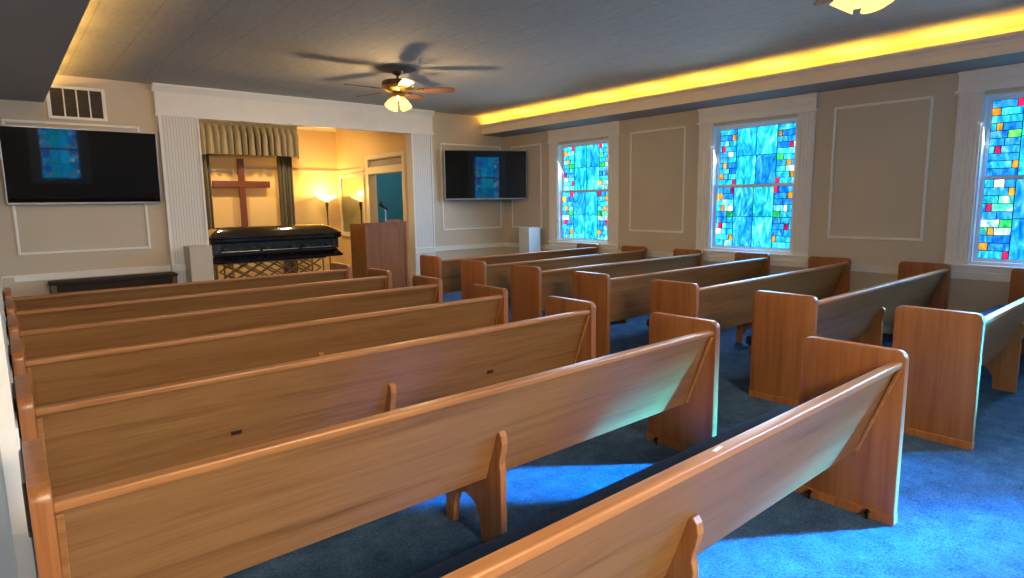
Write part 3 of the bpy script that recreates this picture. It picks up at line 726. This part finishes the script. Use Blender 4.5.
# ------------------------------------------------------------------ ceiling fans
def make_fan(label, loc, rotz):
    r = thing('ceiling_fan', label, 'ceiling fan', loc, rotz, 'ceiling fans with lights')
    b = BM(); lathe(b, [(.235, 0), (.235, -.012), (.19, -.026), (.09, -.032)], seg=36); obj('medallion', b, 'medallion', r, True)
    b = BM(); lathe(b, [(.07, -.02), (.07, -.045), (.05, -.075), (.018, -.09)], seg=20); obj('canopy', b, 'bronze', r, True)
    b = BM(); tube(b, [(0, 0, -.01), (0, 0, -.15)], .014, 10); obj('downrod', b, 'bronze', r, True)
    b = BM(); lathe(b, [(.03, -.13), (.12, -.142), (.185, -.155), (.195, -.17), (.195, -.215)], seg=32); mt = obj('motor_housing', b, 'bronze', r, True)
    b = BM(); lathe(b, [(.195, -.215), (.198, -.222), (.19, -.24), (.15, -.265), (.09, -.285), (.07, -.30)], seg=32); obj('brass_skirt', b, 'brass', mt, True, label='polished brass skirt')
    for k in range(5):
        a = 2*PI*k/5; R = Matrix.Rotation(a, 4, 'Z')
        b = BM(); pts = []
        for (u, v) in ((.24, .050), (.32, .062), (.50, .068), (.64, .070), (.685, .055), (.70, .02)): pts.append((u, v))
        poly = pts + [(u, -v) for u, v in reversed(pts)]
        prism(b, poly, 2, -.004, .004); b.transform(Matrix.Translation((0, 0, -.262)) @ Matrix.Rotation(math.radians(-13), 4, 'X')); b.transform(R)
        bl = obj('blade', b, 'blade', r)
        b = BM(); prism(b, [(.10, .012), (.20, .014), (.235, .04), (.30, .035), (.32, 0), (.30, -.035), (.235, -.04), (.20, -.014), (.10, -.012)], 2, -.272, -.266); b.transform(R); obj('blade_iron', b, 'brass', bl)
    b = BM(); lathe(b, [(.05, -.29), (.085, -.31), (.09, -.345), (.05, -.375), (.02, -.385)], seg=24); obj('light_hub', b, 'brass', r, True)
    for k in range(4):
        a = PI/4 + k*PI/2; R = Matrix.Rotation(a, 4, 'Z') @ Matrix.Translation((.06, 0, -.36)) @ Matrix.Rotation(math.radians(-33), 4, 'Y') @ Matrix.Scale(.86, 4)
        b = BM(); lathe(b, [(.026, 0), (.034, -.02), (.058, -.06), (.072, -.10), (.074, -.13), (.085, -.155), (.081, -.155), (.070, -.13), (.066, -.10), (.05, -.06), (.028, -.02)], seg=20, cap=False); b.transform(R)
        sh = obj('lamp_shade', b, 'shade_glow', r, True)
        b = BM(); lathe(b, [(.010, -.02), (.022, -.05), (.03, -.085), (.022, -.112), (.006, -.122)], seg=12); b.transform(R); obj('bulb', b, 'bulb_glow', sh, True)
    b = BM(); tube(b, [(.03, 0, -.38), (.03, 0, -.46)], .0025, 6); lathe(b, [(.002, -.485), (.007, -.475), (.004, -.46)], .03, 0, 8); obj('pull_chain', b, 'brass', r)
    return r
FAN = [(3.985, 6.90), (3.985, 1.53)]
f1 = make_fan('brass ceiling fan with lit glass shades hanging near the alcove', (*FAN[0], ZC), math.radians(-37))
f2 = dup(f1, 'ceiling_fan', (*FAN[1], ZC), math.radians(43), 'nearer ceiling fan cropped by the top edge, only lit shades showing')

for ch in f2.children:
    if ch.name.split('.')[0] not in ('medallion', 'canopy'): ch.location.z -= .075

# ------------------------------------------------------------------ lights
def area(name, loc, rot, sx, sy, power, col, spread=PI):
    l = bpy.data.lights.new(name, 'AREA'); l.shape = 'RECTANGLE'; l.size = sx; l.size_y = sy; l.energy = power; l.color = col; l.spread = spread
    o = bpy.data.objects.new(name, l); COL.objects.link(o); o.location = loc; o.rotation_euler = rot; return o
def point(name, loc, power, col, rad=.05):
    l = bpy.data.lights.new(name, 'POINT'); l.energy = power; l.color = col; l.shadow_soft_size = rad
    o = bpy.data.objects.new(name, l); COL.objects.link(o); o.location = loc; return o
for i, (y0, y1) in enumerate(WIN):
    area('daylight_window', (XR+.26, (y0+y1)/2, (WZ0+WZ1)/2+.05), (0, math.radians(62), 0), 1.75, 1.25, (90, 95, 90, 70)[i], (.80, .93, 1.), math.radians(140))
for (x0, x1) in RW:
    area('daylight_rear_window', ((x0+x1)/2, YB-.26, (WZ0+WZ1)/2+.05), (math.radians(90), 0, 0), 1.25, 1.75, 40, (.85, .95, 1.))
WARM = (1., .60, .08)
for k in range(14):
    y = YB+.5+k*.95
    area('cove_light', (7.66, y, 2.985), (PI, 0, 0), .18, .62, 12, (1., .56, .06))
    area('cove_light', (.40, y, 3.075), (PI, 0, 0), .05, .62, 20, (1., .56, .10))
for i, (x, y) in enumerate(FAN): point('fan_bulbs', (x, y, 2.72), 78, (1., .66, .30), .09)
# added warm fill lamp, unseen behind the camera, lifts the whole room
area('rear_fill_light', (.6, -2.4, 3.2), (math.radians(54), 0, math.radians(10)), 2.2, 1.2, 430, (1., .79, .54), math.radians(125))
point('lamp_bulb', (5.395, 12.49, 1.84), 45, (1., .62, .16), .06)
for x in (3.05, 4.45): area('alcove_light', (x, 11.3, 3.22), (math.radians(14), 0, 0), .16, .16, 34, (1., .72, .36))
area('teal_room_light', (6.7, 11.2, 3.2), (0, 0, 0), .8, .8, 26, (.85, .95, 1.))

def added_sun_lamp(win, d, power, spread):  # added area lamp outside one window, stands in for low sun
    d = Vector(d).normalized(); c = Vector((XR+.1, sum(WIN[win])/2, 1.75)) - d*1.2
    o = area('added_sun_lamp', c, d.to_track_quat('-Z', 'Y').to_euler(), 1.3, 1.6, power, (1., .97, .92), math.radians(spread))
added_sun_lamp(3, (-5.3, 2.6, -2.1), 115, 28)
def added_beam_lamp(win, zw, target, power, spread, size, dy=0):  # added narrow lamp outside the glass, aimed to lay a bright pool on the carpet
    p = Vector((XR+.1, sum(WIN[win])/2 + dy, zw)); d = (Vector(target)-p).normalized()
    area('added_beam_lamp', p - d*1.3, d.to_track_quat('-Z', 'Y').to_euler(), size, size, power, (1., .97, .92), math.radians(spread))
added_beam_lamp(3, 1.45, (2.55, 2.3, 0), 62, 7, .4)
added_beam_lamp(3, 1.45, (2.50, 1.18, 0), 80, 7, .4, -.36)
added_sun_lamp(2, (-.90, .14, -.42), 30, 40)
w = bpy.data.worlds.new('world'); scn.world = w; w.use_nodes = True
bg = w.node_tree.nodes['Background']; sky = w.node_tree.nodes.new('ShaderNodeTexSky')
sky.sky_type = 'NISHITA'; sky.sun_disc = False; sky.sun_elevation = math.radians(30)
w.node_tree.links.new(sky.outputs[0], bg.inputs[0]); bg.inputs[1].default_value = .03

# ------------------------------------------------------------------ camera
cam = bpy.data.cameras.new('camera'); co = bpy.data.objects.new('camera', cam); COL.objects.link(co)
cam.sensor_fit = 'HORIZONTAL'; cam.sensor_width = 36; cam.lens = 609.438/1024*36; cam.clip_start = .02
yaw, pit, rol = math.radians(39.9816), math.radians(8.0867), math.radians(-.8145)
fwd = Vector((math.sin(yaw)*math.cos(pit), math.cos(yaw)*math.cos(pit), -math.sin(pit)))
rt = Vector((math.cos(yaw), -math.sin(yaw), 0)); up = rt.cross(fwd)
r2 = rt*math.cos(rol) + up*math.sin(rol); u2 = -rt*math.sin(rol) + up*math.cos(rol)
co.matrix_world = Matrix(((r2.x, u2.x, -fwd.x, 0), (r2.y, u2.y, -fwd.y, 0), (r2.z, u2.z, -fwd.z, 1.6), (0, 0, 0, 1)))
scn.camera = co
scn.view_settings.view_transform = 'Standard'; scn.view_settings.look = 'None'
scn.view_settings.exposure = .16; scn.view_settings.gamma = 1
scn.cycles.use_denoising = True
scn.cycles.max_bounces = 8; scn.cycles.diffuse_bounces = 5; scn.cycles.transparent_max_bounces = 8
scn.cycles.sample_clamp_indirect = 6; scn.cycles.caustics_reflective = False; scn.cycles.caustics_refractive = False
